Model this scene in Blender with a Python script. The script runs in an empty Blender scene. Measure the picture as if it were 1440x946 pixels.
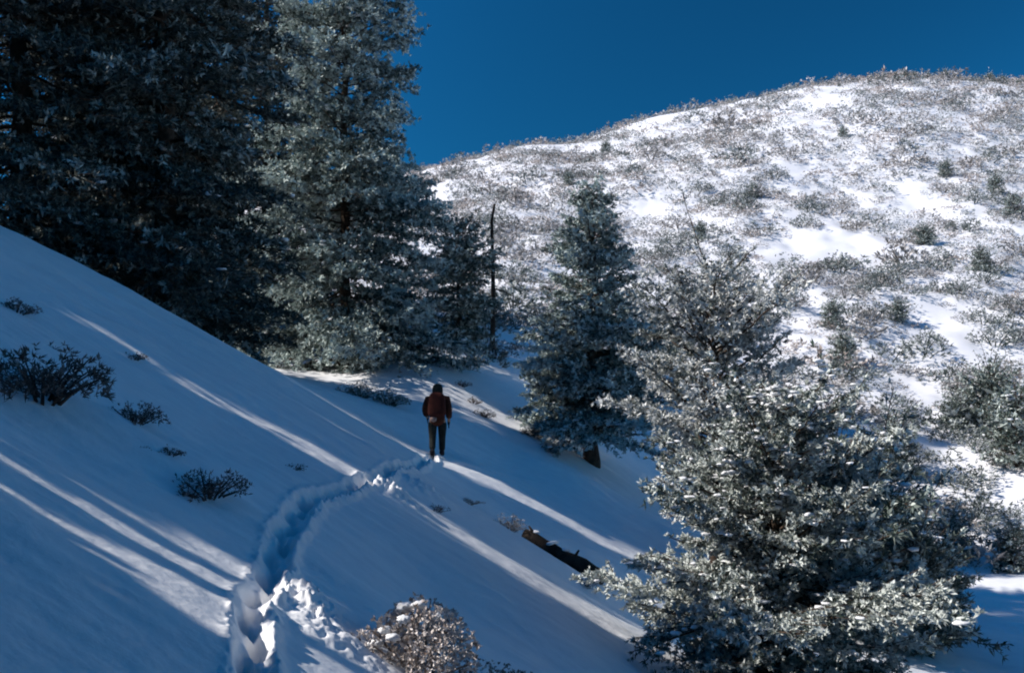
import bpy, bmesh, math, random
import numpy as np
from mathutils import Vector, Matrix

# ------------------------------------------------------------------ camera, sky, sun, exposure
scene = bpy.context.scene
COL = scene.collection
R = math.radians
F, HX, HY = 1400.0, 720.0, 550.0          # lens in photo pixels, level line of the view

cam_d = bpy.data.cameras.new('camera')
cam = bpy.data.objects.new('camera', cam_d)
COL.objects.link(cam)
cam_d.lens, cam_d.sensor_width = 35.0, 36.0
cam_d.shift_y = 77.0 / 1440.0
cam_d.clip_start, cam_d.clip_end = 0.1, 9000
cam.rotation_euler = (R(90), 0, 0)
scene.camera = cam

SUN_ELEV = R(40.5)
SUN_FROM = Vector((-1.0, -0.06, 0)).normalized()       # where the sun stands (left, a little behind)
sun_vec = Vector((SUN_FROM.x * math.cos(SUN_ELEV), SUN_FROM.y * math.cos(SUN_ELEV), math.sin(SUN_ELEV)))

world = bpy.data.worlds.new('World')
scene.world = world
world.use_nodes = True
wn, wl = world.node_tree.nodes, world.node_tree.links
wn.clear()
sky = wn.new('ShaderNodeTexSky')
sky.sky_type = 'NISHITA'
sky.sun_disc = False
sky.sun_elevation = SUN_ELEV
sky.sun_rotation = math.atan2(SUN_FROM.x, SUN_FROM.y)
sky.altitude = 2600
sky.air_density = 1.0
sky.dust_density = 0.0
sky.ozone_density = 5.0
tint = wn.new('ShaderNodeMix')
tint.data_type = 'RGBA'; tint.blend_type = 'MULTIPLY'
tint.inputs[0].default_value = 1.0
tint.inputs[7].default_value = (0.085, 0.81, 1.10, 1)    # a polarised, slide film blue
# light scattered at a right angle to the sun is polarised: the filter on the lens takes most of it away
tcw = wn.new('ShaderNodeTexCoord')
dot = wn.new('ShaderNodeVectorMath'); dot.operation = 'DOT_PRODUCT'; dot.inputs[1].default_value = sun_vec
wl.new(tcw.outputs['Generated'], dot.inputs[0])
def wmath(op, a, b):
    n = wn.new('ShaderNodeMath'); n.operation = op
    for i, v in enumerate((a, b)):
        if isinstance(v, (int, float)): n.inputs[i].default_value = v
        else: wl.new(v, n.inputs[i])
    return n.outputs[0]
c2 = wmath('MULTIPLY', dot.outputs['Value'], dot.outputs['Value'])
pol = wmath('DIVIDE', wmath('SUBTRACT', 1.0, c2), wmath('ADD', 1.0, c2))
keep_ = wmath('SUBTRACT', 1.0, wmath('MULTIPLY', pol, 0.69))
bg = wn.new('ShaderNodeBackground')
wl.new(wmath('MULTIPLY', keep_, 0.122), bg.inputs[1])
wo = wn.new('ShaderNodeOutputWorld')
wl.new(sky.outputs[0], tint.inputs[6]); wl.new(tint.outputs[2], bg.inputs[0]); wl.new(bg.outputs[0], wo.inputs[0])

sun_d = bpy.data.lights.new('sun', 'SUN')
sun_d.energy, sun_d.angle, sun_d.color = 4.0, R(0.55), (1.0, 0.93, 0.86)
sun = bpy.data.objects.new('sun', sun_d)
COL.objects.link(sun)
sun.rotation_euler = sun_vec.to_track_quat('Z', 'Y').to_euler()
sun.location = sun_vec * 50

scene.view_settings.view_transform = 'Standard'
scene.view_settings.look = 'None'
scene.view_settings.exposure = 0.58
scene.view_settings.gamma = 1.0
scene.view_settings.use_curve_mapping = False
scene.render.engine = 'CYCLES'
scene.cycles.filter_width = 2.0
scene.cycles.max_bounces = 5
scene.cycles.diffuse_bounces = 2

# ------------------------------------------------------------------ small numerics
def hash2(ix, iy, seed):
    n = (ix.astype(np.int64) * 374761393 + iy.astype(np.int64) * 668265263 + seed * 1442695041) & 0x7fffffff
    n = ((n ^ (n >> 13)) * 1274126177) & 0x7fffffff
    return ((n ^ (n >> 16)) & 0xffff) / 65535.0

def vnoise(x, y, seed=0):
    x0, y0 = np.floor(x), np.floor(y)
    fx, fy = x - x0, y - y0
    fx, fy = fx*fx*fx*(fx*(fx*6-15)+10), fy*fy*fy*(fy*(fy*6-15)+10)
    a, b = hash2(x0, y0, seed), hash2(x0+1, y0, seed)
    c, d = hash2(x0, y0+1, seed), hash2(x0+1, y0+1, seed)
    return (a*(1-fx)+b*fx)*(1-fy) + (c*(1-fx)+d*fx)*fy - 0.5

def fbm(x, y, seed=0, octs=3):
    s, a = 0, 1.0
    for i in range(octs):
        s = s + a * vnoise(x*2**i + 17.3*i, y*2**i - 9.1*i, seed+i)
        a *= 0.5
    return s

def sstep(a, b, x):
    t = np.clip((x-a)/(b-a), 0, 1)
    return t*t*(3-2*t)

# ------------------------------------------------------------------ the lie of the land
SL, H0 = 0.58, 2.72
def base_plane(x):
    z = -H0 - SL*x
    z = 24 - np.logaddexp(0, (24 - z)/2.0)*2.0 if False else np.where(z > 14, 14 + (z-14)*0.75, z)
    k = 1.2
    return -8.5 + k*np.logaddexp(0, (z+8.5)/k)

def pl(px, d):      # image height of the plain slope in column px at depth d
    return HY + SL*(px-HX) + H0*F/d

COLS = {
 -200: [(20,None),(24,300),(30,360),(45,400),(70,400),(110,350),(170,330),(200,345),(280,420),(400,560)],
    0: [(21.5,None),(25,352),(31,395),(45,420),(70,410),(110,345),(170,315),(200,330),(280,420),(400,560)],
  180: [(23.2,None),(26.5,442),(32,470),(45,470),(70,430),(110,350),(170,292),(200,305),(280,410),(400,560)],
  350: [(24.6,None),(28,511),(33,521),(45,500),(70,440),(110,350),(170,274),(200,290),(280,400),(400,560)],
  470: [(27,None),(32,541),(40,512),(50,480),(70,430),(110,340),(170,257),(200,275),(280,390),(400,560)],
  560: [(26,None),(30,562),(35,512),(42,468),(50,455),(70,420),(110,330),(170,246),(200,262),(280,380),(400,560)],
  620: [(24,None),(28,600),(33,540),(40,490),(48,465),(60,440),(80,390),(110,320),(170,234),(200,252),(280,370),(400,560)],
  690: [(23,None),(28,640),(32,590),(38,530),(46,485),(60,440),(80,390),(110,320),(170,219),(200,240),(280,370),(400,560)],
  760: [(20,None),(24,718),(28,665),(32,612),(38,560),(46,515),(60,460),(80,395),(110,315),(170,203),(200,225),(280,360),(400,560)],
  830: [(19,None),(24,755),(28,695),(32,642),(38,590),(46,545),(60,480),(80,410),(110,320),(170,186),(200,210),(280,350),(400,560)],
  900: [(17.5,None),(22,808),(27,745),(32,695),(38,640),(46,590),(60,510),(80,420),(110,320),(170,171),(200,195),(280,350),(400,560)],
 1000: [(16,None),(20,885),(25,820),(30,765),(36,710),(44,650),(55,570),(70,480),(90,390),(120,285),(172,149),(200,165),(280,340),(400,560)],
 1150: [(15,None),(20,950),(25,880),(30,830),(36,770),(44,690),(55,600),(70,500),(90,400),(120,280),(172,110),(200,128),(280,320),(400,560)],
 1300: [(14,None),(20,985),(25,915),(31,856),(38,790),(46,710),(56,620),(70,520),(90,405),(120,280),(174,104),(200,122),(280,320),(400,560)],
 1440: [(13,None),(20,1010),(25,935),(31,862),(38,788),(46,708),(56,620),(70,520),(90,405),(120,280),(176,112),(200,130),(280,320),(400,560)],
 1640: [(12,None),(20,1020),(25,945),(31,868),(38,792),(46,710),(56,620),(70,520),(90,410),(120,290),(176,125),(200,140),(280,320),(400,560)],
}
LD = np.linspace(math.log(3.0), math.log(400.0), 260)
PXS = np.arange(-200, 1641, 20.0)
keys = sorted(COLS)
tab = []
for k in keys:
    ds, rs = [3.0], [0.0]
    for d, py in COLS[k]:
        x = (k-HX)/F*d
        zp = float(base_plane(np.array(x)))
        z = zp if py is None else (HY-py)/F*d
        ds.append(d); rs.append((z - zp))
    tab.append(np.interp(LD, np.log(ds), rs))
tab = np.array(tab)
grid = np.array([np.interp(PXS, keys, tab[:, j]) for j in range(len(LD))]).T      # (px, ld)
def gsmooth(a, sig, ax):
    r = int(sig*3)+1
    k = np.exp(-0.5*(np.arange(-r, r+1)/sig)**2); k /= k.sum()
    a = np.moveaxis(a, ax, 0)
    p = np.concatenate([np.repeat(a[:1], r, 0), a, np.repeat(a[-1:], r, 0)])
    o = sum(k[i]*p[i:i+a.shape[0]] for i in range(2*r+1))
    return np.moveaxis(o, 0, ax)
grid = gsmooth(gsmooth(grid, 2.0, 0), 2.0, 1)

def residual(x, y):
    yy = np.clip(y, 3.0, 399.0)
    u = np.clip(x/yy, -0.655, 0.655)
    gi = np.clip((u*F+HX - PXS[0])/20.0, 0, len(PXS)-1.001)
    gj = np.clip((np.log(yy)-LD[0])/(LD[1]-LD[0]), 0, len(LD)-1.001)
    i, j = gi.astype(int), gj.astype(int)
    a, b = gi-i, gj-j
    v = (grid[i, j]*(1-a)+grid[i+1, j]*a)*(1-b) + (grid[i, j+1]*(1-a)+grid[i+1, j+1]*a)*b
    fade = 1 - sstep(0.66, 1.3, np.abs(x)/yy)
    return v*fade*sstep(1.0, 4.0, y)

PATH = np.array([(-0.35,0.0),(-1.0,3.2),(-1.60,6.0),(-1.92,7.4),(-2.12,8.6),(-2.28,9.9),(-2.33,11.6),(-2.24,14.6),(-2.08,18.0),(-1.90,24.2)])
def path_dist(x, y):        # signed across distance (plus = downhill side) and distance along
    best = np.full(x.shape, 1e9); sd = np.zeros(x.shape); al = np.zeros(x.shape)
    acc = 0.0
    for (ax, ay), (bx, by) in zip(PATH[:-1], PATH[1:]):
        dx, dy = bx-ax, by-ay
        L = math.hypot(dx, dy)
        t = np.clip(((x-ax)*dx+(y-ay)*dy)/L**2, 0, 1)
        ex, ey = x-(ax+t*dx), y-(ay+t*dy)
        d = np.hypot(ex, ey)
        m = d < best
        best = np.where(m, d, best)
        sd = np.where(m, np.sign(ex*dy - ey*dx)*d, sd)
        al = np.where(m, acc+t*L, al)
        acc += L
    return sd, al

def ground(x, y, fine=True):
    x = np.asarray(x, float); y = np.asarray(y, float)
    z = base_plane(x) + residual(x, y)
    dist = np.hypot(x, y)
    far = sstep(35, 70, dist)
    z = z + far*(1.6*fbm(x/14, y/14, 3, 3) + 0.5*fbm(x/3.1, y/3.1, 9, 2)) * (1-0.0*far)
    z = z + (1-far)*(0.22*fbm(x/3.5, y/2.2, 21, 2))
    if fine:
        near = 1-sstep(25, 45, dist)
        z = z + near*(0.045*fbm(x/1.1, y/0.40, 5, 3) + 0.010*fbm(x/0.17, y/0.12, 31, 3))
        m = (y > -1) & (y < 27) & (np.abs(x) < 8)
        if np.any(m):
            xs, ys = x[m], y[m]
            s, al = path_dist(xs, ys)
            wob = 0.07*vnoise(al/0.7, al*0+3, 44)
            s = s + wob
            ends = sstep(0.0, 0.6, al)
            st = 0.36
            tren = -0.05*np.exp(-(s/0.11)**4)
            for foot in (0, 1):                      # one boot print after another, left and right in turn
                k_ = np.round(al/(2*st)-0.5*foot)
                jit = hash2(k_, k_*0+foot, 13)-0.5
                ca = (k_+0.5*foot)*2*st+0.10*jit
                q = ((al-ca)/0.19)**2+((s-(0.045 if foot else -0.045)-0.04*jit)/0.075)**2
                tren = tren-(0.16+0.08*jit)*np.exp(-q**2.6)
            # kicked-up snow along the downhill lip
            lump = 0.15+1.5*np.abs(fbm(xs/0.15, ys/0.15, 61, 2))+0.7*np.abs(fbm(xs/0.055, ys/0.055, 67, 2))
            lip = np.exp(-((s-0.15)/0.06)**2)*(0.01+0.07*lump)+np.exp(-(s/0.16)**4)*0.03*(lump-0.4) + np.exp(-((s+0.14)/0.05)**2)*0.025*lump
            # the heap of broken snow beside the trail, and a second one further on
            def heap(cx, cy, rx, ry, h):
                q = ((xs-cx)/rx)**2 + ((ys-cy)/ry)**2
                return h*np.exp(-q)*(0.55+0.95*lump)
            hp = heap(-1.70, 8.3, 0.20, 0.30, 0.12) + heap(-1.50, 7.9, 0.20, 0.4, 0.07) + heap(-1.25, 7.7, 0.3, 0.25, 0.05) + heap(-1.78, 15.3, 0.40, 0.22, 0.15) + heap(-1.5, 17.2, 0.4, 0.3, 0.10)
            z = z.copy()
            z[m] = z[m] + (tren+lip)*ends + hp
    return z

def G(x, y, fine=False):
    return float(ground(np.array([x]), np.array([y]), fine)[0])

def spot(px, d, sink=0.0):              # a place on the ground in column px at depth d
    x = (px-HX)/F*d
    return Vector((x, d, G(x, d, True)-sink))

# ------------------------------------------------------------------ materials
def mat(name, rough=0.8, spec=0.3):
    m = bpy.data.materials.new(name)
    m.use_nodes = True
    b = m.node_tree.nodes['Principled BSDF']
    b.inputs['Roughness'].default_value = rough
    b.inputs['Specular IOR Level'].default_value = spec
    return m, m.node_tree.nodes, m.node_tree.links, b

def noise_ramp(name, scale, stops, rough=0.85, bump=0.0, bscale=None, detail=5, spec=0.2, obj=True):
    m, n, l, b = mat(name, rough, spec)
    tc = n.new('ShaderNodeTexCoord')
    nz = n.new('ShaderNodeTexNoise')
    nz.inputs['Scale'].default_value = scale
    nz.inputs['Detail'].default_value = detail
    rp = n.new('ShaderNodeValToRGB')
    el = rp.color_ramp.elements
    while len(el) < len(stops): el.new(0.5)
    for e, (p, c) in zip(el, stops):
        e.position = p; e.color = (*c, 1)
    l.new(tc.outputs['Object'], nz.inputs['Vector'])
    l.new(nz.outputs['Fac'], rp.inputs[0]); l.new(rp.outputs[0], b.inputs['Base Color'])
    if bump:
        n2 = n.new('ShaderNodeTexNoise'); n2.inputs['Scale'].default_value = bscale or scale*3; n2.inputs['Detail'].default_value = 6
        bp = n.new('ShaderNodeBump'); bp.inputs['Strength'].default_value = bump; bp.inputs['Distance'].default_value = 0.02
        l.new(tc.outputs['Object'], n2.inputs['Vector']); l.new(n2.outputs['Fac'], bp.inputs['Height']); l.new(bp.outputs[0], b.inputs['Normal'])
    return m

def foliage(name, c0, c1, frost):
    m, n, l, b = mat(name, 0.75, 0.25)
    at = n.new('ShaderNodeAttribute'); at.attribute_name = 'frost'
    a2 = n.new('ShaderNodeAttribute'); a2.attribute_name = 'tone'
    mx = n.new('ShaderNodeMix'); mx.data_type = 'RGBA'
    mx.inputs[6].default_value = (*c0, 1); mx.inputs[7].default_value = (*c1, 1)
    m2 = n.new('ShaderNodeMix'); m2.data_type = 'RGBA'; m2.inputs[7].default_value = (*frost, 1)
    l.new(a2.outputs['Fac'], mx.inputs[0]); l.new(mx.outputs[2], m2.inputs[6]); l.new(at.outputs['Fac'], m2.inputs[0])
    l.new(m2.outputs[2], b.inputs['Base Color'])
    return m

M = {}
M['snow'] = noise_ramp('snow', 3.0, [(0.3, (0.80, 0.82, 0.85)), (0.7, (0.88, 0.89, 0.90))], 0.55, 0.22, 20, spec=0.35)
M['hill_snow'] = noise_ramp('hill_snow', 0.25, [(0.3, (0.78, 0.79, 0.82)), (0.7, (0.88, 0.88, 0.90))], 0.6, 0.5, 4, spec=0.3)
M['bough_snow'] = noise_ramp('bough_snow', 9.0, [(0.3, (0.74, 0.77, 0.80)), (0.7, (0.88, 0.89, 0.90))], 0.6, 0.4, 40)
M['bark'] = noise_ramp('bark', 7.0, [(0.3, (0.035, 0.024, 0.018)), (0.7, (0.12, 0.085, 0.062))], 0.95, 0.9, 22)
M['dead_wood'] = noise_ramp('dead_wood', 5.0, [(0.3, (0.014, 0.011, 0.009)), (0.7, (0.05, 0.038, 0.03))], 0.95, 0.9, 18)
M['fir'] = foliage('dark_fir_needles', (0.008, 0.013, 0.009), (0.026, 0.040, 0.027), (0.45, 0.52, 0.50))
M['pinyon'] = foliage('pinyon_needles', (0.014, 0.034, 0.026), (0.045, 0.078, 0.058), (0.64, 0.71, 0.66))
M['rime'] = foliage('rime_needles', (0.018, 0.038, 0.030), (0.060, 0.095, 0.074), (0.76, 0.81, 0.77))
M['frosted'] = foliage('frosted_needles', (0.016, 0.040, 0.034), (0.050, 0.088, 0.074), (0.66, 0.76, 0.73))
M['hoar'] = foliage('hoar_frost_needles', (0.05, 0.07, 0.06), (0.15, 0.18, 0.16), (0.86, 0.88, 0.86))
M['brush'] = foliage('sage_brush', (0.072, 0.068, 0.062), (0.225, 0.208, 0.19), (0.68, 0.655, 0.64))
M['dark_brush'] = foliage('dark_brush', (0.018, 0.013, 0.011), (0.085, 0.050, 0.038), (0.30, 0.30, 0.30))
M['tan_brush'] = foliage('tan_brush', (0.16, 0.125, 0.10), (0.36, 0.28, 0.235), (0.78, 0.73, 0.70))
M['green_brush'] = foliage('green_brush', (0.016, 0.028, 0.022), (0.055, 0.075, 0.060), (0.50, 0.54, 0.53))

# ------------------------------------------------------------------ object helpers
def tag(o, label=None, cat=None, group=None, kind=None):
    if label: o['label'] = label
    if cat: o['category'] = cat
    if group: o['group'] = group
    if kind: o['kind'] = kind
    return o

def empty(name, loc, label, cat, group=None, rz=0.0):
    o = bpy.data.objects.new(name, None)
    COL.objects.link(o)
    o.location = loc; o.rotation_euler = (0, 0, rz)
    o.empty_display_size = 0.2
    return tag(o, label, cat, group)

def np_mesh(name, V, Fc, attrs=None, smooth=False):
    """V (n,3); Fc = list of (m,k) index arrays."""
    me = bpy.data.meshes.new(name)
    V = np.asarray(V, np.float32)
    me.vertices.add(len(V)); me.vertices.foreach_set('co', V.ravel())
    Fc = [f for f in Fc if len(f)]
    loops = np.concatenate([f.ravel() for f in Fc]).astype(np.int32)
    sizes = np.concatenate([np.full(len(f), f.shape[1]) for f in Fc]).astype(np.int32)
    starts = np.concatenate([[0], np.cumsum(sizes)[:-1]]).astype(np.int32)
    me.loops.add(len(loops)); me.loops.foreach_set('vertex_index', loops)
    me.polygons.add(len(sizes)); me.polygons.foreach_set('loop_start', starts)
    me.polygons.foreach_set('loop_total', sizes)
    me.polygons.foreach_set('use_smooth', np.full(len(sizes), smooth, bool))
    for k, a in (attrs or {}).items():
        at = me.attributes.new(k, 'FLOAT', 'POINT')
        at.data.foreach_set('value', np.asarray(a, np.float32))
    me.update(calc_edges=True)
    return me

def put(name, me, material, parent=None):
    o = bpy.data.objects.new(name, me)
    if material and not me.materials: me.materials.append(material)
    COL.objects.link(o)
    if parent: o.parent = parent
    return o

class Acc:
    """collects numpy pieces into one mesh"""
    def __init__(self): self.V, self.Q, self.T, self.fr, self.tn, self.n = [], [], [], [], [], 0
    def add(self, V, quads=None, tris=None, frost=0.0, tone=0.5):
        V = np.asarray(V, float)
        if quads is not None and len(quads): self.Q.append(np.asarray(quads)+self.n)
        if tris is not None and len(tris): self.T.append(np.asarray(tris)+self.n)
        self.V.append(V)
        self.fr.append(np.broadcast_to(frost, (len(V),))); self.tn.append(np.broadcast_to(tone, (len(V),)))
        self.n += len(V)
    def mesh(self, name, smooth=False):
        Fc = []
        if self.Q: Fc.append(np.concatenate(self.Q))
        if self.T: Fc.append(np.concatenate(self.T))
        return np_mesh(name, np.concatenate(self.V), Fc, {'frost': np.concatenate(self.fr), 'tone': np.concatenate(self.tn)}, smooth)

def nrm(a): return a/np.maximum(np.linalg.norm(a, axis=-1, keepdims=True), 1e-9)

def blades(acc, P, D, L, W, frost, tone, rng):
    n = len(P)
    S = nrm(np.cross(D, rng.normal(size=(n, 3))))
    L, W = L[:, None], W[:, None]
    mid = P + D*L*0.5
    tip = P + D*L + np.array([0, 0, -0.08])*L
    V = np.stack([P, mid+S*W, tip, mid-S*W], 1).reshape(-1, 3)
    q = np.arange(4*n).reshape(n, 4)
    acc.add(V, quads=q, frost=np.repeat(frost, 4), tone=np.repeat(tone, 4))

def tufts(acc, P, A, size, k, frost, tone, rng, spread=0.75, wide=0.085):
    n = len(P)
    Pk = np.repeat(P, k, 0); Ak = np.repeat(A, k, 0)
    D = nrm(Ak + spread*rng.normal(size=(n*k, 3)))
    sz = np.repeat(size, k)
    L = sz*rng.uniform(0.55, 1.15, n*k)
    W = L*(wide+0.07*np.repeat(frost, k))*rng.uniform(0.7, 1.3, n*k)
    fr = np.clip(np.repeat(frost, k) + rng.normal(0, 0.10, n*k), 0, 1)
    tn = np.clip(np.repeat(tone, k) + rng.normal(0, 0.15, n*k), 0, 1)
    blades(acc, Pk - D*0.15*sz[:, None], D, L, W, fr, tn, rng)

def tube(acc, pts, rad, sides=5, cap=True):
    pts = np.asarray(pts, float); n = len(pts)
    T = nrm(np.gradient(pts, axis=0))
    ref = np.array([0, 0, 1.0]) if abs(T[0][2]) < 0.8 else np.array([1.0, 0, 0])
    U = nrm(np.cross(T, ref)); W = np.cross(T, U)
    a = np.arange(sides)*2*math.pi/sides
    rad = np.broadcast_to(rad, (n,))
    ring = pts[:, None]+rad[:, None, None]*(np.cos(a)[None, :, None]*U[:, None]+np.sin(a)[None, :, None]*W[:, None])
    V = ring.reshape(-1, 3)
    q = []
    for i in range(n-1):
        for j in range(sides):
            q.append((i*sides+j, i*sides+(j+1) % sides, (i+1)*sides+(j+1) % sides, (i+1)*sides+j))
    tr = []
    if cap:
        V = np.concatenate([V, pts[-1:], pts[:1]]); c = n*sides
        for j in range(sides):
            tr.append(((n-1)*sides+j, (n-1)*sides+(j+1) % sides, c)); tr.append(((j+1) % sides, j, c+1))
    acc.add(V, quads=q, tris=tr)

def _ico(sub):
    bm = bmesh.new(); bmesh.ops.create_icosphere(bm, subdivisions=sub, radius=1)
    bm.verts.ensure_lookup_table()
    V = np.array([v.co[:] for v in bm.verts]); T = np.array([[v.index for v in f.verts] for f in bm.faces]); bm.free()
    return V, T
ICO1, ICO2, ICO3 = _ico(1), _ico(2), _ico(3)

def blobs(acc, P, S, rng, ico=ICO2, rough=0.22):
    """lumps of snow: P centres, S (n,3) half sizes"""
    V0, T0 = ico
    n, m = len(P), len(V0)
    jit = 1+rough*rng.normal(size=(n, m, 1)).clip(-1.6, 1.6)
    a = rng.uniform(0, 2*math.pi, n); c, s = np.cos(a), np.sin(a)
    V = V0[None]*jit*S[:, None, :]
    X = V[..., 0]*c[:, None]-V[..., 1]*s[:, None]; Y = V[..., 0]*s[:, None]+V[..., 1]*c[:, None]
    V = np.stack([X, Y, V[..., 2]], -1)+P[:, None, :]
    T = (T0[None]+(np.arange(n)*m)[:, None, None]).reshape(-1, 3)
    acc.add(V.reshape(-1, 3), tris=T, frost=1.0)

# ------------------------------------------------------------------ ground, trail and hill as one continuous sheet
def build_ground():
    az = np.concatenate([np.arange(-180, -31, 2.0), np.arange(-31, -28.8, 0.4), np.arange(-28.8, 28.81, 0.085), np.arange(29.2, 31, 0.4), np.arange(32, 180, 2.0)])
    rr = np.concatenate([np.exp(np.arange(math.log(1.0), math.log(4.5), 0.03)), np.exp(np.arange(math.log(4.5), math.log(55), 0.0052)),
                         np.exp(np.arange(math.log(55), math.log(230), 0.010)), np.exp(np.arange(math.log(232), math.log(6000), 0.08))])
    A, Rr = np.meshgrid(R(1)*az, rr, indexing='ij')
    X, Y = Rr*np.sin(A), Rr*np.cos(A)
    Z = ground(X.ravel(), Y.ravel()).reshape(X.shape)
    far = sstep(260, 600, Rr)
    Z = Z*(1-far) + far*(-20+0*Z)
    na, nr = X.shape
    e = 0.02*np.maximum(1, Rr/8)
    V = np.stack([X, Y, Z], -1).reshape(-1, 3)
    # shared normals so that the pieces of the sheet shade as one
    dVa = np.roll(V.reshape(na, nr, 3), -1, 0)-np.roll(V.reshape(na, nr, 3), 1, 0)
    dVr = np.gradient(V.reshape(na, nr, 3), axis=1)
    N = nrm(np.cross(dVr, dVa)); N[N[..., 2] < 0] *= -1
    N = N.reshape(-1, 3)
    i = np.arange(na)[:, None]; j = np.arange(nr-1)[None, :]
    i2 = (i+1) % na
    Q = np.stack([i*nr+j, i2*nr+j, i2*nr+j+1, i*nr+j+1], -1).reshape(-1, 4)
    C = V[Q].mean(1)
    u = C[:, 0]/np.maximum(C[:, 1], 1e-3)
    split = np.interp(u*F+HX, [0, 560, 830, 1000, 1440], [60, 52, 44, 40, 36])
    hillm = (C[:, 1] > split)
    s, al = path_dist(C[:, 0], C[:, 1])
    pathm = (np.abs(s) < 0.20) & (al > 0.3) & (C[:, 1] < 24.6) & ~hillm
    for name, m, mt in (('ground', ~hillm & ~pathm, M['snow']), ('path', pathm, M['snow']), ('hill', hillm, M['hill_snow'])):
        q = Q[m]
        used, inv = np.unique(q, return_inverse=True)
        me = np_mesh(name, V[used], [inv.reshape(-1, 4)], smooth=True)
        me.normals_split_custom_set_from_vertices(N[used])
        o = put(name, me, mt)
        o['kind'] = 'structure'
    # the little disc under the viewer
    c = np.arange(na)*nr
    Vc = np.concatenate([V[c], [[0, 0, G(0, 0)]]])
    t = np.stack([np.arange(na), (np.arange(na)+1) % na, np.full(na, na)], -1)
    o = put('ground', np_mesh('ground_under_viewer', Vc, [t], smooth=True), M['snow']); o['kind'] = 'structure'
build_ground()

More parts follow.
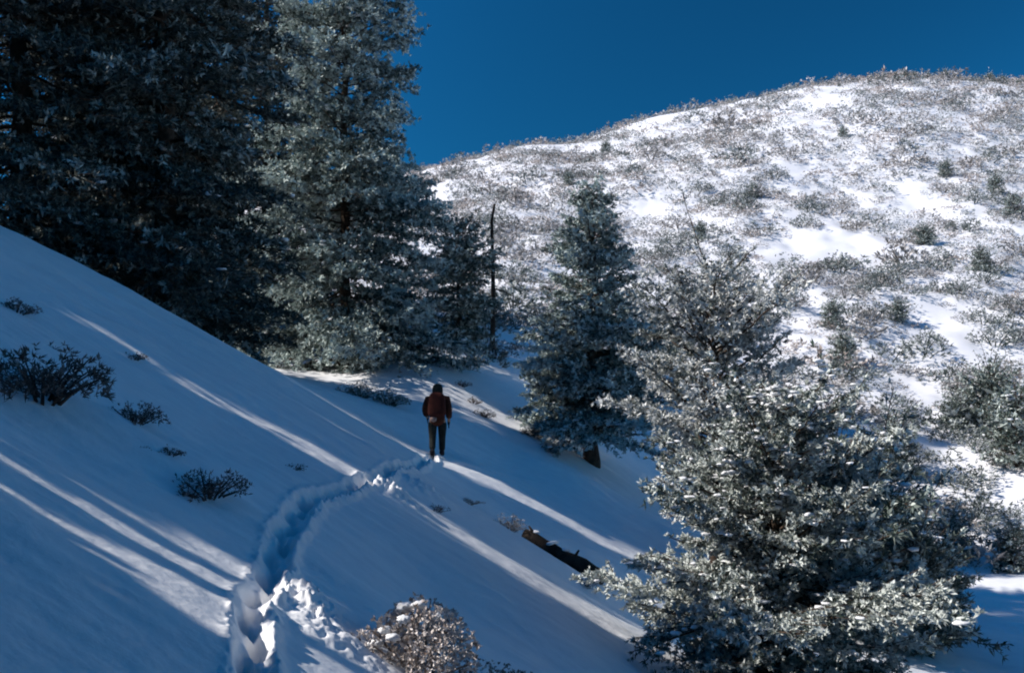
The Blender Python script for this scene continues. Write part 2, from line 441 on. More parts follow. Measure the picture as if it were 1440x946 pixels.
# ------------------------------------------------------------------ trees
def conifer_meshes(seed, H, Rad, prof, n_limb, base_t, tuft, k, frost, frost_sd, trunk_r, limb_rise=(-8, 45), droop=0.18,
                   twig_step=0.22, twig_len=0.5, gap=0.08, snow=0.5, snow_sz=1.0, wide=0.085, lean=(0, 0), spread=0.75, patch=0.22, clear=None, vary=(0.72, 1.18)):
    rng = np.random.default_rng(seed)
    wood, crown, sn = Acc(), Acc(), Acc()
    def axis(h):
        t = h/H
        return np.array([lean[0]*t*t*H, lean[1]*t*t*H, h])
    hs = np.linspace(-0.5, H*0.985, 14)
    tp = np.array([axis(max(h, 0))*[1, 1, 0]+[0, 0, h] for h in hs]) + np.concatenate([np.zeros((2, 3)), rng.normal(0, trunk_r*0.16, (12, 3))*[1, 1, 0]])
    tr = trunk_r*(1-0.93*np.clip(hs/H, 0, 1))*np.where(hs < 0.3, 1.25, 1)
    tube(wood, tp, tr, 10)
    TP, TD, TL, TF = [], [], [], []
    ga = rng.uniform(0, 6.28)
    for i in range(n_limb):
        t = base_t+(1-base_t)*(i+rng.uniform(0, 1))/n_limb
        if rng.random() < gap: continue
        h = t*H
        az = ga+i*2.39996+rng.normal(0, 0.35)
        L = Rad*prof((t-base_t)/(1-base_t))*rng.uniform(*vary)
        if clear is not None: L *= clear(az, t)
        if L < 0.08: continue
        rise = math.tan(R(limb_rise[0]+(limb_rise[1]-limb_rise[0])*t**1.3+rng.normal(0, 8)))
        s = np.linspace(0, 1, 7)
        dirh = np.array([math.cos(az), math.sin(az), 0])
        bend = rng.normal(0, 0.12)
        side = np.array([-dirh[1], dirh[0], 0])
        pts = axis(h)+np.outer(s*L, dirh)+np.outer(bend*L*s*s, side)
        pts[:, 2] += L*(rise*s-droop*s*s*1.6+droop*0.8*s**3)
        pts[1:-1] += rng.normal(0, 0.018*L, (5, 3))
        tube(wood, pts, np.linspace(max(0.012, trunk_r*0.22*(L/Rad)**0.7), 0.006, 7), 5, cap=False)
        fl = frost+rng.normal(0, patch)
        m = max(4, int(L/twig_step*2))
        ss = rng.uniform(0.05, 1.0, m)**0.8
        for q, sv in enumerate(ss):
            p = np.array([np.interp(sv, s, pts[:, c]) for c in range(3)])
            tg = nrm(np.array([np.interp(min(1, sv+.1), s, pts[:, c])-np.interp(max(0, sv-.1), s, pts[:, c]) for c in range(3)]))
            sd = 1 if q % 2 else -1
            ang = sd*rng.uniform(0.35, 1.25)
            d = tg*math.cos(ang)+side*math.sin(ang)+np.array([0, 0, rng.normal(0.08, 0.18)])
            d = d/np.linalg.norm(d)
            l = (0.35+0.65*(1-sv))*L*twig_len*rng.uniform(0.6, 1.2)+tuft*0.5
            TP.append(p); TD.append(d); TL.append(l); TF.append(fl)
        TP.append(pts[-1]); TD.append(nrm(pts[-1]-pts[-2])); TL.append(tuft*1.2); TF.append(fl)
        if rng.random() < snow:
            cnt = rng.integers(1, 5) if snow < 1 else rng.integers(4, 10)
            sv = rng.uniform(0.35, 1.0, cnt)
            P = np.array([[np.interp(v, s, pts[:, c]) for c in range(3)] for v in sv])
            P += rng.normal(0, 0.10*L, (cnt, 3))*[1, 1, 0.1]; P[:, 2] += tuft*0.22
            S = np.stack([rng.uniform(.4, 1.0, cnt), rng.uniform(.3, .8, cnt), rng.uniform(.12, .28, cnt)], 1)*tuft*0.75*snow_sz
            blobs(sn, P, S, rng, ICO2, 0.2)
    TP, TD, TL, TF = np.array(TP), np.array(TD), np.array(TL), np.array(TF)
    for i in range(0, len(TP), 1):
        if TL[i] > tuft*0.9 and i % 2 == 0:
            e = TP[i]+TD[i]*TL[i]
            tube(wood, [TP[i], (TP[i]+e)/2+[0, 0, .02*TL[i]], e], [0.010, 0.007, 0.004] if tuft < 0.2 else [0.018, 0.012, 0.006], 3, cap=False)
    n_t = np.maximum(1, (TL/(tuft*0.62)).astype(int))
    idx = np.repeat(np.arange(len(TP)), n_t)
    fr = (np.arange(len(idx))-np.repeat(np.cumsum(n_t)-n_t, n_t)+rng.uniform(.2, 1.0, len(idx)))/np.repeat(n_t, n_t)
    P = TP[idx]+TD[idx]*(TL[idx]*fr)[:, None]+rng.normal(0, tuft*0.18, (len(idx), 3))
    P[:, 2] -= 0.10*TL[idx]*fr**2
    Aax = nrm(TD[idx]+np.array([0, 0, 0.35])+0.2*rng.normal(size=(len(idx), 3)))
    pf = TF[idx]+0.22*(fr-0.5)
    f = np.where(rng.uniform(0, 1, len(idx)) < pf, rng.uniform(0.65, 1.0, len(idx)), rng.uniform(0.0, 0.30, len(idx)))
    tn = np.clip(rng.normal(0.5, 0.25, len(idx)), 0, 1)
    tufts(crown, P, Aax, tuft*rng.uniform(0.65, 1.25, len(idx)), k, f, tn, rng, spread, wide)
    nq = sum(len(q) for q in crown.Q)
    if sn.n: crown.add(np.concatenate(sn.V), tris=np.concatenate(sn.T))
    cm = crown.mesh('crown_mesh')
    mi = np.zeros(len(cm.polygons), np.int32); mi[nq:] = 1
    cm['snow_from'] = nq
    cm.polygons.foreach_set('material_index', mi)
    sm = np.zeros(len(mi), bool); sm[nq:] = True
    cm.polygons.foreach_set('use_smooth', sm)
    print('crown', seed, len(mi))
    return wood.mesh('trunk_mesh', True), cm

def tree(name, loc, ms, crown_mat, label, cat='tree', group=None, rz=0.0, sc=1.0):
    r = empty(name, loc, label, cat, group, rz)
    r.scale = (sc, sc, sc)
    put('trunk', ms[0], M['bark'], r)
    if not ms[1].materials:
        ms[1].materials.append(crown_mat); ms[1].materials.append(M['bough_snow'])
    put('crown', ms[1], None, r)
    return r

def copy_tree(src, loc, rz, sc, label, group):
    r = src.copy(); COL.objects.link(r)
    r.location = loc; r.rotation_euler = (0, 0, rz); r.scale = (sc, sc, sc*1.0)
    r['label'] = label
    if group: r['group'] = group
    for ch in list(src.children):
        c = ch.copy(); COL.objects.link(c); c.parent = r
    return r

# (where the shade crosses the trail, crown radius, x of the tree, height factor, turn)
SHADE = [(4.2, 2.45, -8.2, 1.15, .3), (1.2, 2.6, -6.6, 1.2, 5.3), (2.0, 3.0, -20, 1.0, 1.9), (4.6, 2.0, -21, .9, 2.9), (-2.0, 3.0, -9, 1.2, 0.7), (-5.5, 3.2, -6.5, 1.5, 1.7), (-9.0, 3.4, -3, 1.6, 2.7), (0.5, 3.0, -14, 1.6, 3.3), (-4.5, 3.3, -14, 1.7, .1),  # those beside and behind the viewer added to darken the near corner
         (9.9, 2.25, -12.5, .52, 2.2), (7.9, .40, -8.0, .17, 1.2), (7.25, .34, -7.4, .2, 2.2), (6.75, .3, -7.0, .14, .2), (11.6, 2.3, -13.5, .55, 1.0), (13.25, 2.1, -13.0, .52, 4.0), (9.9, 1.7, -21, .55, 1.0), (11.9, 1.9, -22, .6, 3.3), (13.6, 1.7, -23, .6, 4.6),  # the smallest trees are added to split the sun streak
         (17.6, 2.1, -14.5, .68, 3.0), (15.75, 1.15, -13.5, .26, 3.6), (19.1, .5, -15.5, .22, 1.6), (17.2, 1.6, -24, .7, .2), (20.4, 1.75, -17.5, .75, 4.4), (22.3, 1.75, -17.0, .75, 2.6), (21.3, 1.9, -26, .8, 5.5),
         (26.9, 2.1, -20, 2.0, 5.1), (26.0, 2.4, -31, 2.2, 1.1), (18.9, .7, -14, .21, 2.7),
         (-13, 3.3, -8, 1.6, .4), (-13, 3.4, 0, 1.7, 1.4), (-9, 3.2, 6, 1.5, 2.4), (-3.5, 2.8, 8.5, 1.1, 3.4), (-15, 3.4, 9, 1.7, 4.4), (2.5, 2.6, 12, 1.2, 5.4), (-20, 3.4, -4, 1.8, 2.0),  # added out of view, behind and right, to cut light bounced onto the slope
         (-20, 3.4, 5, 1.7, 3.0), (-6, 3.2, 16, 1.4, .9), (8, 2.6, 20, 1.2, 4.9), (-11, 3.2, -20, 1.8, 4.1), (-17, 3.2, -16, 1.8, 5.1)]
cone = lambda t: (1-t)**0.8*(0.55+0.45*min(1, t/0.15))+0.04
spire = lambda t: (1-t)**0.62*(0.75+0.25*math.sin(t*17))*(0.6+0.4*min(1, t/0.12))+0.03
roundc = lambda t: max(0.08, (1-(2*t-0.85)**2/1.35))**0.6*(0.8+0.2*math.sin(t*23))
broad = lambda t: (1-t**1.6)**0.75*(0.85+0.15*math.sin(t*19))+0.05

DG = 'tall dark conifers behind the crest of the slope'
fA = conifer_meshes(11, 25, 4.1, lambda t: (1-t)**0.5*(0.88+0.12*math.sin(t*23))*(0.7+0.3*min(1, t/0.1))+0.04, 260, 0.02, 0.22, 8, 0.03, 0.20, 0.34, droop=0.30, twig_step=0.21, snow=0.3, snow_sz=1.2, gap=0.10)
fB = conifer_meshes(12, 23, 4.3, lambda t: (1-t)**0.55*(0.88+0.12*math.sin(t*19))*(0.7+0.3*min(1, t/0.1))+0.04, 240, 0.02, 0.21, 8, 0.12, 0.20, 0.30, droop=0.26, twig_step=0.21, snow=0.3, snow_sz=1.2, gap=0.08)
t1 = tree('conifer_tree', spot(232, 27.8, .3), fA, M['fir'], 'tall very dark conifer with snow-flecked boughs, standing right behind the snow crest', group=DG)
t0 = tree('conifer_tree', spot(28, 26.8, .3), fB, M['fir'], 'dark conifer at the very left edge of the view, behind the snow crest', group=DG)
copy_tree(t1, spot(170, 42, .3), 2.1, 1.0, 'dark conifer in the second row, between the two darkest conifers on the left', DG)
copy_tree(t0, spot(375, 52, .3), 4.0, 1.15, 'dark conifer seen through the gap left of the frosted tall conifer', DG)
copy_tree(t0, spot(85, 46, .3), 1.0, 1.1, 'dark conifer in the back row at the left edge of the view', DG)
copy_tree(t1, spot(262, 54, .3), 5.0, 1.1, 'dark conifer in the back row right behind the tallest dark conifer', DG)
fC = conifer_meshes(13, 18.6, 4.9, lambda t: (1-t)**0.74*(0.8+0.2*min(1, t/0.2))*(0.86+0.14*math.sin(t*21))+0.05, 280, 0.02, 0.18, 9, 0.50, 0.22, 0.24, droop=0.22, twig_step=0.19,
                    snow=0.45, snow_sz=1.2, gap=0.06, limb_rise=(-12, 40))
tree('conifer_tree', spot(484, 36.5, .3), fC, M['frosted'], 'tall frosted conifer whose right side stands out against the blue sky', group=DG, rz=0.6)

# unseen trees: some lay shade bands on the snow, others added to darken it
UG = 'conifers of the wood around the viewer'
fS = conifer_meshes(14, 11.0, 3.0, lambda t: (1-t)**0.6*(0.9+0.1*math.sin(t*15))+0.03, 190, 0.0, 0.34, 8, 0.10, 0.2, 0.22, droop=0.2, twig_step=0.24, snow=0.2, gap=0.0, wide=0.27)
up0 = None
for (yt, rad, x, hs, rz) in SHADE:
    y = yt-0.06*(-2-x)
    loc = (x, y, G(x, y)-0.3)
    lb = 'unseen dark conifer casting shade from outside the edges of the view'
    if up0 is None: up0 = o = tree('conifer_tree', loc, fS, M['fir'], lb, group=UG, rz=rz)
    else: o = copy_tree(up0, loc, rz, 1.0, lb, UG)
    o.scale = (rad/3.0, rad/3.0, hs)

# middle tree on the far bank of the snow slope
fM = conifer_meshes(21, 9.0, 2.75, lambda t: (0.34+0.66*(1-min(1, t/0.85))**0.9)*(0.9+0.1*math.sin(t*19+1))*(1 if t < .9 else (1-t)*8+.2)*(0.75+0.25*min(1, t/0.12)), 240, 0.12, 0.155, 9, 0.50, 0.22, 0.24,
                    droop=0.16, twig_step=0.16, snow=0.35, gap=0.04, limb_rise=(-2, 40), twig_len=0.6)
tree('pinyon_tree', spot(832, 32, .2), fM, M['frosted'], 'blue-green conifer with a bare trunk foot, standing alone right of the hiker', rz=1.0)

# young conifer and dead snag in front of the hill
fY = conifer_meshes(22, 5.4, 1.9, roundc, 170, 0.02, 0.18, 9, 0.26, 0.2, 0.12, droop=0.1, twig_step=0.18, snow=0.3)
tree('pinyon_tree', spot(645, 43, .2), fY, M['pinyon'], 'small bushy conifer left of the bare dead snag', rz=0.2)

# big rime-covered trees at the right
fR = conifer_meshes(31, 7.1, 1.95, lambda t: max(0.15, (1-(1.9*t-0.95)**2))**0.6*(0.8+0.2*math.sin(t*19)), 130, 0.28, 0.115, 10, 0.68, 0.24, 0.15, droop=0.05, twig_step=0.15, snow=0.35,
                    limb_rise=(8, 48), gap=0.08, snow_sz=1.2)
tree('juniper_tree', spot(1005, 19.0, .2), fR, M['hoar'], 'pale frosted tree with an open crown, rising behind the big frosted tree', group='frost-covered trees at the right', rz=0.4)
fF = conifer_meshes(32, 4.85, 2.7, lambda t: (1-t**1.5)**0.75*(0.8+0.2*math.sin(t*24))*(0.8+0.2*min(1, t/0.15))+0.06, 230, 0.03, 0.10, 11, 0.60, 0.26, 0.17, droop=0.16, twig_step=0.115,
                    snow=1.0, snow_sz=1.3, vary=(0.5, 1.22), gap=0.12, limb_rise=(2, 50), patch=0.2)
tree('juniper_tree', spot(1090, 14.0, .2), fF, M['rime'], 'big bushy frost-covered tree filling the lower right foreground', group='frost-covered trees at the right', rz=2.0)

# ------------------------------------------------------------------ junipers and shrubs
def shrub_mesh(seed, n=46, k=6, r=0.5, h=0.55, tuft=0.22, frost=0.45, sd=0.22, stems=7, wide=0.085, flat=0.3, lump=1.0):
    rng = np.random.default_rng(seed)
    a = Acc()
    az = rng.uniform(0, 6.283, n); rad = r*np.sqrt(rng.uniform(0, 1, n)); z = h*(0.12+0.88*rng.uniform(0, 1, n)**0.8)*np.sqrt(np.clip(1-(rad/r)**2*0.75, 0.05, 1))
    lob = 1+0.25*np.sin(az*3+rng.uniform(0, 6))+0.22*np.sin(az*5+rng.uniform(0, 6)); z = z*(1+0.3*lump*np.sin(az*2+rng.uniform(0, 6)))
    P = np.stack([np.cos(az)*rad*lob, np.sin(az)*rad*lob, z], 1)
    A = nrm(P*[1.2, 1.2, 0.8]+[0, 0, flat])
    tufts(a, P, A, tuft*rng.uniform(0.7, 1.25, n), k, np.where(rng.uniform(0, 1, n) < frost, rng.uniform(.6, 1, n), rng.uniform(0, .3, n)), np.clip(rng.normal(.5, .28, n), 0, 1), rng, 0.7, wide)
    for s in range(stems):
        e = P[rng.integers(0, n)]
        tube(a, [[0, 0, -0.15], e*0.5+[0, 0, -0.02], e], [0.022, 0.014, 0.006], 3, cap=False)
    return a

def simple(name, me, m, loc, label, cat, group=None, sc=(1, 1, 1), rz=0.0):
    o = put(name, me, m)
    o.location = loc; o.scale = sc; o.rotation_euler = (0, 0, rz)
    return tag(o, label, cat, group)

# named shrubs of the near slope: (px, d, width m, height factor, material, label)
near = [
 (60, 9.8, 1.2, 0.95, 'dark_brush', 'largest dark shrub on the shaded slope at the far left', 70),
 (22, 13.2, 0.55, 0.8, 'dark_brush', 'dark shrub at the left edge above the largest dark shrub', 40),
 (190, 10.7, 0.62, 0.8, 'dark_brush', 'small round dark shrub just right of the largest dark shrub', 46),
 (186, 14.5, 0.45, 0.5, 'dark_brush', 'faint half-buried shrub below the snow crest', 24),
 (236, 10.2, 0.36, 0.6, 'dark_brush', 'low black twiggy shrub left of the ochre-tinged shrub', 26),
 (292, 9.75, 0.72, 0.85, 'dark_brush', 'dark shrub with an ochre tinge in the middle of the shaded slope', 46),
 (203, 10.0, 0.14, 1.0, 'dark_brush', 'tiny black sprig standing alone on the shaded slope', 12),
 (412, 13.2, 0.34, 0.6, 'dark_brush', 'small dark sprig just left of the trail bend', 18),
 (612, 16.2, 0.38, 0.7, 'dark_brush', 'small dark shrub on the bank below the hiker', 22),
 (655, 20.0, 0.55, 0.4, 'tan_brush', 'low brownish brush half buried in snow below the hiker', 26),
 (716, 19.4, 0.62, 1.1, 'brush', 'upright grey-green shrub at the upper end of the fallen log', 46),
 (820, 17.3, 0.55, 0.6, 'brush', 'frosted shrub at the lower end of the fallen log', 34),
 (748, 31.5, 0.9, 0.8, 'dark_brush', 'rounded rusty dark shrub left of the lone conifer trunk', 46),
 (775, 30.5, 0.9, 0.6, 'dark_brush', 'dark low shrub between the rusty shrub and the lone conifer', 40),
 (648, 34.5, 0.62, 0.8, 'dark_brush', 'dark shrub behind the hiker, upper end of the row on the snow bank', 26),
 (664, 33.0, 0.62, 0.8, 'dark_brush', 'dark shrub in the middle of the row on the snow bank', 26),
 (680, 31.5, 0.78, 0.8, 'dark_brush', 'largest shrub of the row on the snow bank behind the hiker', 30),
 (600, 37.0, 1.1, 0.6, 'green_brush', 'green low shrub at the top of the sunlit snow bank', 36),
 (696, 43.5, 1.7, 1.1, 'dark_brush', 'rust-brown shrub at the foot of the dead snag', 40),
 (545, 28.5, 1.1, 0.9, 'green_brush', 'dense dark green shrub under the skirts of the frosted tall conifer', 60),
 (505, 28.2, 1.0, 1.0, 'green_brush', 'dark green shrub left of the densest one under the tall conifer', 56),
]
for i, (px, d, w, hf, mk, lab, n) in enumerate(near):
    dk = mk == 'dark_brush'
    a = shrub_mesh(500+i, n*10, 6, 0.5, 0.40*hf, 0.075, 0.16 if dk else 0.38, 0.14, 34, 0.06)
    simple('shrub', a.mesh('shrub_mesh'), M[mk], spot(px, d, 0.04), lab, 'shrub', 'shrubs poking through the near snow slope', (w, w, w), i*1.3)

# frosted foreground bush
a = shrub_mesh(71, 1700, 7, 0.47, 0.62, 0.045, 0.78, 0.26, 26, 0.15, 0.3, 0.25)
bsh = empty('frosted_bush', spot(590, 8.15, 0.05), 'frosted tan and green bush at the bottom middle beside the snow heap', 'bush', None, 0.5)
rng = np.random.default_rng(5)
nq = sum(len(q) for q in a.Q)+sum(len(q) for q in a.T)
blobs(a, np.array([[-.30, -.02, .42], [-.20, -.15, .52], [-.02, -.05, .60], [-.36, .05, .30], [-.12, .02, .58], [.10, -.12, .50], [.2, .1, .42], [-.28, -.12, .38], [.05, -.3, .3]]), np.array([[.06, .05, .03], [.05, .05, .03], [.07, .05, .03], [.06, .05, .03], [.07, .06, .035], [.05, .045, .03], [.06, .04, .025], [.06, .05, .03], [.06, .05, .03]]), rng, ICO3, 0.20)
me = a.mesh('frosted_bush_mesh')
me.materials.append(M['tan_brush']); me.materials.append(M['bough_snow'])
for p_ in me.polygons[len(me.polygons)-9*len(ICO3[1]):]: p_.material_index = 1; p_.use_smooth = True
put('foliage', me, None, bsh)
a = shrub_mesh(72, 900, 7, 0.5, 0.5, 0.05, 0.25, 0.22, 16, 0.14)
simple('shrub', a.mesh('shrub_mesh'), M['green_brush'], spot(668, 8.3, 0.06), 'dark green bush touching the frosted bush, cut by the bottom edge', 'bush', None, (0.75, 0.75, 0.6))

# fallen log
lg = empty('fallen_log', spot(792, 18.9, 0), 'dark fallen log lying down the snow slope beside the frosted tree', 'log')
A_, B_ = spot(738, 19.4), spot(846, 18.6)
base = np.array(lg.location)
p = np.linspace(0, 1, 9)[:, None]
pts = np.array(A_)[None]*(1-p)+np.array(B_)[None]*p-base+np.array([0, 0, 0.10])
rng = np.random.default_rng(9)
pts[:, 1:] += rng.normal(0, 0.02, (9, 2))
w = Acc(); tube(w, pts, np.array([.10, .12, .125, .13, .14, .145, .155, .165, .17]), 12)
put('bole', w.mesh('log_mesh', True), M['dead_wood'], lg)
w = Acc()
tube(w, [pts[1], pts[1]+[-.04, 0, .15], pts[1]+[-.10, .05, .24]], [.05, .035, .015], 6)
put('branch_stub', w.mesh('stub_mesh', True), M['dead_wood'], lg)
w = Acc()
tube(w, [pts[5], pts[5]+[0.12, -.1, .22]], [.04, .02], 6)
put('branch_stub', w.mesh('stub_mesh', True), M['dead_wood'], lg)
for q, sz in ((1, .16), (3, .2), (4, .18), (7, .13)):
    w = Acc(); blobs(w, pts[[q]]+[0, 0.05, .13], np.array([[sz, .07, .035]]), rng, ICO3, .08)
    put('snow', w.mesh('log_snow', True), M['bough_snow'], lg)

# dead snag
sg = empty('dead_snag', spot(692, 46, .2), 'thin bare dead trunk with a hooked tip standing before the hill', 'snag')
w = Acc()
hh = np.linspace(-.3, 1, 12)
tube(w, np.stack([0.05*np.sin(hh*4)+0.35*np.clip(hh-.93, 0, 1)*6, 0*hh, hh*6.9], 1), np.linspace(.15, .06, 12), 8)
put('trunk', w.mesh('snag_trunk', True), M['dead_wood'], sg)
for (h, dx, dy, dz, r) in ((3.0, 1.1, -.2, -.45, .045), (2.5, -.8, .2, -.1, .04), (3.8, .4, .3, .1, .03), (4.6, -.35, -.1, .15, .025), (1.7, .9, .1, .2, .04), (5.5, .3, 0, .2, .02)):
    w = Acc(); tube(w, [[0.05, 0, h], [dx*.5, dy*.5, h+dz*.3], [dx, dy, h+dz]], [r, r*.7, r*.3], 5)
    put('branch', w.mesh('snag_branch', True), M['dead_wood'], sg)

# ------------------------------------------------------------------ vegetation of the far hillside
VG = 'shrubs dotted over the sunlit hillside'
kinds = []
for s in range(5): kinds.append(('brush', shrub_mesh(200+s, 80, 5, 0.5, 0.44, 0.16, 0.28, 0.2, 4)))
for s in range(4): kinds.append(('green_brush', shrub_mesh(220+s, 80, 5, 0.5, 0.48, 0.15, 0.28, 0.18, 4)))
for s in range(2): kinds.append(('tan_brush', shrub_mesh(240+s, 60, 5, 0.5, 0.30, 0.16, 0.42, 0.2, 4)))
for s in range(3): kinds.append(('green_brush', shrub_mesh(260+s, 330, 6, 0.5, 0.46, 0.075, 0.30, 0.2, 6)))
for s in range(2): kinds.append(('brush', shrub_mesh(270+s, 330, 6, 0.5, 0.40, 0.075, 0.34, 0.2, 6)))
kmesh = []
for mk, a in kinds:
    me = a.mesh('hill_shrub_mesh'); me.materials.append(M[mk]); kmesh.append(me)

rng = np.random.default_rng(77)
# clear snow patches seen on the hill: (px, py, half width, half height) turned into places on the ground
def hill_at(px, py):
    ds = np.exp(np.linspace(math.log(38), math.log(180), 400))
    z = ground((px-HX)/F*ds, ds, False)
    yy = HY-F*z/ds
    k = np.argmax(yy <= py)
    return (px-HX)/F*ds[k], ds[k]
clear = [(*hill_at(px, py), rx, ry) for px, py, rx, ry in ((1270, 300, 8, 9), (1225, 340, 9, 7), (1110, 365, 7, 6), (1180, 350, 6, 5), (1385, 700, 5, 4), (1330, 650, 3, 3), (1420, 520, 3.5, 4),
        (905, 400, 3, 4), (960, 540, 2, 3), (1290, 560, 3, 2.5), (1150, 150, 5, 5), (1300, 470, 3, 3), (940, 500, 3, 3), (1080, 250, 4, 6))]
cand = []
gx, gy = np.meshgrid(np.arange(-66, 160, 1.1), np.arange(36, 186, 2.1))
xs = (gx+rng.uniform(-.6, .6, gx.shape)).ravel(); ys = (gy+rng.uniform(-1.1, 1.1, gy.shape)).ravel()
u = xs/ys; N = len(xs)
ok_ = (u > -0.36) & (u < 0.86); xs, ys, u = xs[ok_], ys[ok_], u[ok_]; N = len(xs)
dens = fbm(xs/5, ys/9, 91, 3)*1.0 + fbm(xs/2.0, ys/3.6, 93, 2)*0.8 + 0.10*sstep(80, 150, ys)
split = np.interp(u*F+HX, [0, 560, 830, 1000, 1440], [58, 50, 44, 40, 37])
dens -= (ys < split)*9
for (cx, cy, rx, ry) in [(a_, b_, c_*.75, d_*.8) for a_, b_, c_, d_ in clear]:
    dens -= 0.6*np.exp(-((xs-cx)/rx)**2-((ys-cy)/ry)**2)
keep = rng.uniform(0, 1, N) < np.clip(0.93+dens*1.25-0.5*sstep(140, 166, ys)*(u < 0.36), 0.04, 0.98)
xs, ys, u_k = xs[keep], ys[keep], u[keep]
size = 1.3*rng.gamma(3.4, 0.27, len(xs))*np.interp(ys, [36, 60, 120, 180], [0.9, 1.0, 1.15, 1.25])+0.35
zs = ground(xs, ys, False)
typ = np.where(rng.uniform(0, 1, len(xs)) < np.interp(ys, [40, 90, 170], [0.55, 0.35, 0.15]), rng.integers(5, 9, len(xs)), rng.integers(0, 5, len(xs)))
big = (rng.uniform(0, 1, len(xs)) < np.interp(u_k, [-0.1, 0.1, 0.5], [0.03, 0.10, 0.20])*np.interp(ys, [100, 165], [1, 0.35]))
size = np.where(big, rng.uniform(1.5, 3.4, len(xs)), size*0.9); big_t = np.where(rng.uniform(0, 1, len(xs)) < 0.7, rng.integers(11, 14, len(xs)), rng.integers(14, 16, len(xs)))
dk_ = (~big) & (rng.uniform(0, 1, len(xs)) < 0.18); typ = np.where(dk_, rng.integers(5, 9, len(xs)), typ)
typ = np.where(rng.uniform(0, 1, len(xs)) < np.interp(ys, [40, 90, 170], [0.06, 0.16, 0.36]), rng.integers(9, 11, len(xs)), typ)
typ = np.where(big, big_t, typ)
tx, ty = hill_at(1150, 490)
typ = np.where(((xs-tx)/4)**2+((ys-ty)/5)**2 < 1, 9, typ)
apparent = size/ys*((u_k > -0.1) & (u_k < 0.515))
order = np.argsort(-apparent)
print('hill shrubs', len(order))
lab = {'brush': 'grey frosted shrub, one of many on the sunlit hillside', 'green_brush': 'dark green frosted shrub, one of many on the sunlit hillside', 'tan_brush': 'tan frosted shrub, one of many on the sunlit hillside'}
for i in order[:300]:
    mk = kinds[typ[i]][0]
    s = size[i]
    simple('hill_shrub', kmesh[typ[i]], None, (xs[i], ys[i], zs[i]-0.03*s), lab[mk], 'shrub', VG, (s*1.15, s*1.15, s*rng.uniform(.8, 1.15)), rng.uniform(0, 6.28))
rest = {}
for i in order[300:]:
    rest.setdefault(typ[i], []).append(i)
tot = {}
for t, ids in rest.items():
    mk, a = kinds[t]
    V = np.concatenate(a.V); fr = np.concatenate(a.fr); tn = np.concatenate(a.tn); Q = np.concatenate(a.Q)
    nb = min(len(V), (220 if t < 11 else 900)*4)
    ids = np.array(ids)
    sel = np.arange(nb)
    Qs = np.arange(nb).reshape(-1, 4)
    ang = rng.uniform(0, 6.28, len(ids)); c, sn_ = np.cos(ang)[:, None], np.sin(ang)[:, None]
    s = size[ids][:, None]
    B = V[sel]
    X = (B[None, :, 0]*c-B[None, :, 1]*sn_)*s*1.15+xs[ids][:, None]
    Y = (B[None, :, 0]*sn_+B[None, :, 1]*c)*s*1.15+ys[ids][:, None]
    Z = B[None, :, 2]*s+zs[ids][:, None]
    acc = tot.setdefault('all', Acc())
    n0 = acc.n
    Vv = np.stack([X, Y, Z], -1).reshape(-1, 3)
    q = (Qs[None]+(np.arange(len(ids))*nb)[:, None, None]).reshape(-1, 4)
    tone = np.tile(tn[sel], len(ids))
    acc.add(Vv, quads=q, frost=np.tile(fr[sel], len(ids)), tone=np.clip(tone, 0, 1))
    acc.kidx = getattr(acc, 'kidx', []) + [np.full(len(q), {'brush': 0, 'green_brush': 1, 'tan_brush': 2}[mk])]
acc = tot['all']
me = acc.mesh('hill_brush_mesh')
for k in ('brush', 'green_brush', 'tan_brush'): me.materials.append(M[k])
me.polygons.foreach_set('material_index', np.concatenate(acc.kidx).astype(np.int32))
o = put('brush_cover', me, None)
tag(o, 'frosted low brush covering the sunlit hillside', 'brush', None, 'stuff')

# junipers at the foot of the hill and along its skyline
jm = [conifer_meshes(300+s, 2.0, 1.2, lambda t: math.sqrt(max(.04, 1-t*t))*(0.85+0.15*math.sin(t*14)), 100, 0.0, 0.16, 7, 0.30, 0.2, 0.07, droop=0.05, twig_step=0.19, snow=0.3, limb_rise=(10, 60), gap=0.0) for s in range(3)]
foot = [(1392, 57, 1.55, 'blue-green juniper at the right edge, upper of the two'), (1430, 50, 1.65, 'blue-green juniper at the right edge, lower and larger of the two'),
        (1343, 57, 0.85, 'small dark juniper on the snow left of the two at the right edge'), (1258, 50, 1.15, 'bushy juniper behind the right side of the big frosted tree'),
        (1222, 46, 1.0, 'juniper touching the right side of the big frosted tree'),
        (1185, 68, 1.0, 'wide dark juniper on the hillside above the open frosted crown'), (1170, 75, .9, 'dark juniper just behind the wide one on the hillside'),
        (940, 62, 0.9, 'dark juniper left of the open frosted crown'), (1340, 39, 0.8, 'low green juniper at the edge of the valley shade'), (1425, 37, .8, 'low juniper at the right edge of the valley shade'),
        (1262, 78, .8, 'dark juniper in the middle of the wide white patch'), (880, 52, .85, 'grey-green juniper right of the lone conifer'), (1330, 31.5, .6, 'dark juniper inside the valley shade'),
        (1165, 24.6, 1.9, 'wide juniper added for shade, hidden behind the big frosted tree'), (1225, 28, 1.8, 'juniper added for shade, just right of and behind the foot of the big frosted tree'), (1285, 25.5, 1.4, 'dark sprawling juniper low in the valley shade beside the big frosted tree')]  # the pair behind the big tree is added to shade the valley floor
first = {}
for i, (px, d, sc, lb) in enumerate(foot):
    v = i % 3
    if v not in first:
        first[v] = tree('juniper_bush', spot(px, d, .1), jm[v], M['pinyon'], lb, 'juniper', 'junipers at the foot of the hill', i*1.1, sc)
    else:
        copy_tree(first[v], spot(px, d, .1), i*1.1, sc, lb, 'junipers at the foot of the hill')
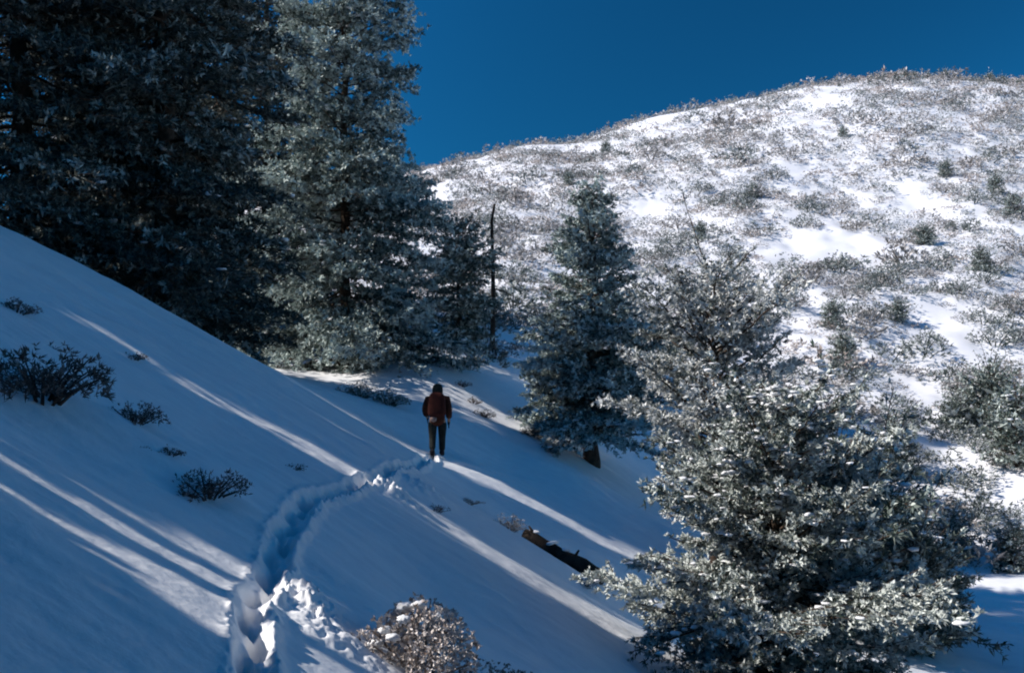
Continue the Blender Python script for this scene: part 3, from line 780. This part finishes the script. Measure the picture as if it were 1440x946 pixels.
sk = [(1222, .7), (1243, .95), (1262, .6), (1285, 1.0), (1305, .75), (1330, 1.05), (1350, .6), (1392, 1.3), (1410, 1.1), (1180, .5), (1432, .8)]
for i, (px, sc) in enumerate(sk):
    copy_tree(first[i % 3], spot(px, 171, .3), i*0.9, sc*.65, 'small dark conifer on the skyline of the hill', 'conifers on the skyline of the hill')
for i, (px, d, sc) in enumerate(((852, 150, .9), (1185, 140, .7), (1060, 120, .8), (820, 118, .9), (800, 128, .8), (1330, 125, .9), (1400, 120, 1.0), (1425, 112, 1.1), (1300, 100, .9), (1380, 92, 1.0), (985, 105, .8))):
    copy_tree(first[i % 3], spot(px, d, .2), i*1.7, sc, 'dark conifer among the brush of the upper hillside', 'conifers scattered on the upper hillside')

# ------------------------------------------------------------------ the hiker
def skin(name, chains, parent, material, sub=2):
    """chains: list of (list of (co, r), link) grown from one skeleton; link = index of the vertex a chain starts from"""
    bm = bmesh.new(); vs, rs = [], []
    for pts, link in chains:
        prev = None if link is None else vs[link]
        for co, r in pts:
            v = bm.verts.new(co); vs.append(v); rs.append(r)
            if prev is not None: bm.edges.new((prev, v))
            prev = v
    me = bpy.data.meshes.new(name); bm.to_mesh(me); bm.free()
    o = bpy.data.objects.new(name, me); COL.objects.link(o)
    mo = o.modifiers.new('skin', 'SKIN'); mo.use_smooth_shade = True
    sv = me.skin_vertices[0].data
    for i, r in enumerate(rs): sv[i].radius = (r, r) if not isinstance(r, tuple) else r
    sv[0].use_root = True
    mo2 = o.modifiers.new('sub', 'SUBSURF'); mo2.levels = sub; mo2.render_levels = sub
    dg = bpy.context.evaluated_depsgraph_get(); dg.update()
    out = bpy.data.meshes.new_from_object(o.evaluated_get(dg))
    bpy.data.objects.remove(o); bpy.data.meshes.remove(me)
    out.name = name+'_mesh'
    out.materials.clear()
    return put(name, out, material, parent)

def cloth(name, c0, c1, sc=14): return noise_ramp(name, sc, [(0.35, c0), (0.65, c1)], 0.9, 0.4, 60)
hk = spot(615, 24.5, 0.03)
M['skin'] = cloth('skin', (0.40, 0.24, 0.17), (0.46, 0.28, 0.20))
man = empty('person', hk, 'hiker in a dark red-brown jacket and dark hood walking away along the snow trail', 'person')
legs = [[((0.10, 0.0, 0.90), .095), ((0.105, .02, .72), .085), ((0.10, .05, .48), .062), ((0.10, .03, .28), .056), ((0.10, 0.0, .09), .042), ((0.105, .14, .045), .04)],
        [((-0.10, 0.0, 0.90), .095), ((-0.105, -.01, .72), .085), ((-0.10, -.03, .48), .062), ((-0.10, -.10, .28), .056), ((-0.095, -.17, .11), .042), ((-0.095, -.04, .05), .04)]]
arms = [[((0.20, .06, 1.42), .062), ((0.25, -.05, 1.15), .047), ((0.25, .0, .92), .035), ((0.245, .03, .84), .035)],
        [((-0.20, .06, 1.41), .062), ((-0.27, .06, 1.16), .047), ((-0.25, .22, .99), .035), ((-0.23, .29, .95), .035)]]
torso = [((0, 0, .95), .13), ((0, .02, 1.12), .125), ((0, .04, 1.30), .15), ((0, .055, 1.45), .10), ((0, .07, 1.53), .055), ((0, .09, 1.60), .075), ((0, .10, 1.68), .098), ((0, .10, 1.755), .06)]
nose = [((0, .205, 1.655), .018)]
skin('body', [(torso, None), (legs[0], 0), (legs[1], 0), (arms[0], 3), (arms[1], 3), (nose, 6), ([((.10, .09, 1.66), .022)], 6), ([((-.10, .09, 1.66), .022)], 6)], man, M['skin'])
M['jacket'] = cloth('jacket_cloth', (0.052, 0.016, 0.009), (0.08, 0.024, 0.013))
M['sleeve'] = cloth('dark_cloth', (0.012, 0.012, 0.016), (0.03, 0.026, 0.03))
M['trouser'] = cloth('trouser_cloth', (0.010, 0.012, 0.012), (0.022, 0.026, 0.024))
up = lambda pts, d: [(c, r+d) for c, r in pts]
skin('jacket', [([((0, 0, .72), .175), ((0, .01, .95), .185), ((0, .02, 1.14), .18), ((0, .04, 1.30), .20), ((0, .055, 1.44), .145), ((0, .065, 1.51), .085)], None),
                (up(arms[0][:3], .034), 4), (up(arms[1][:3], .034), 4)], man, M['jacket'])
for lg_ in legs:
    skin('trouser_leg', [(up([lg_[0], lg_[1], lg_[2], lg_[3], ((lg_[4][0][0], lg_[4][0][1], lg_[4][0][2]+.05), .05)], .018), None)], man, M['trouser'])
    c, e = Vector(lg_[4][0]), Vector(lg_[5][0])
    skin('boot', [([(c+Vector((0, -.02, .10)), .062), (c+Vector((0, -.03, -.01)), .06), ((c+e)/2+Vector((0, 0, .0)), .055), (e+Vector((0, .03, 0)), .048)], None)], man, M['sleeve'])
for ar in arms:
    w_ = Vector(ar[3][0])
    ch = [([(w_+Vector((0, -.01, .06)), .042), (w_, .036), (w_+Vector((0, .01, -.05)), (.022, .045))], None)]
    for f_ in range(4):
        b0 = w_+Vector((0, -.024+.019*f_, -.075)); ln = (.055, .068, .072, .06)[f_]
        ch.append(([(b0, .011), (b0+Vector((0, .006, -ln*.55)), .0105), (b0+Vector((0, .02, -ln)), .009)], 2))
    ch.append(([(w_+Vector((0, .04, -.03)), .013), (w_+Vector((0, .062, -.07)), .011)], 1))
    skin('glove', ch, man, M['sleeve'], 2)
M['hat'] = cloth('hat_wool', (0.010, 0.016, 0.014), (0.02, 0.03, 0.026), 40)
hatm = skin('hood', [([((0, .06, 1.50), .13), ((0, .075, 1.60), .125), ((0, .09, 1.70), .125), ((0, .09, 1.77), .09), ((0, .09, 1.80), .03)], None)], man, M['hat'])
man.scale = (1.14, 1.05, 1.0)
# rucksack, carried by the hiker
pk = empty('rucksack', hk+Vector((0, -.16, 1.0)), 'dark maroon rucksack on the hiker\'s back', 'rucksack')
M['pack'] = cloth('pack_cloth', (0.045, 0.011, 0.008), (0.07, 0.017, 0.011))
M['pale'] = cloth('pale_cloth', (0.24, 0.17, 0.15), (0.32, 0.23, 0.20))
bm = bmesh.new()
bmesh.ops.create_cube(bm, size=1)
bmesh.ops.subdivide_edges(bm, edges=bm.edges[:], cuts=5, use_grid_fill=True)
for v in bm.verts:
    q = v.co*2
    l = (abs(q.x)**4+abs(q.y)**4+abs(q.z)**4)**0.25
    q = q/l
    v.co = Vector((q.x*.215*(1-.12*q.z), q.y*.14*(1-.18*q.z), q.z*.31+.27))
for f in bm.faces: f.smooth = True
me = bpy.data.meshes.new('pack_mesh'); bm.to_mesh(me); bm.free()
put('bag', me, M['pack'], pk)
for sx in (-1, 1):
    w = Acc(); tube(w, [[sx*.10, .06, .48], [sx*.12, .20, .50], [sx*.13, .33, .40], [sx*.15, .30, .20], [sx*.14, .10, .05]], .018, 6)
    put('strap', w.mesh('strap_mesh', True), M['sleeve'], pk)
w = Acc(); blobs(w, np.array([[-.08, -.06, -.07]]), np.array([[.085, .07, .075]]), np.random.default_rng(3), ICO3, .03)
put('pouch', w.mesh('pouch_mesh', True), M['pale'], pk)
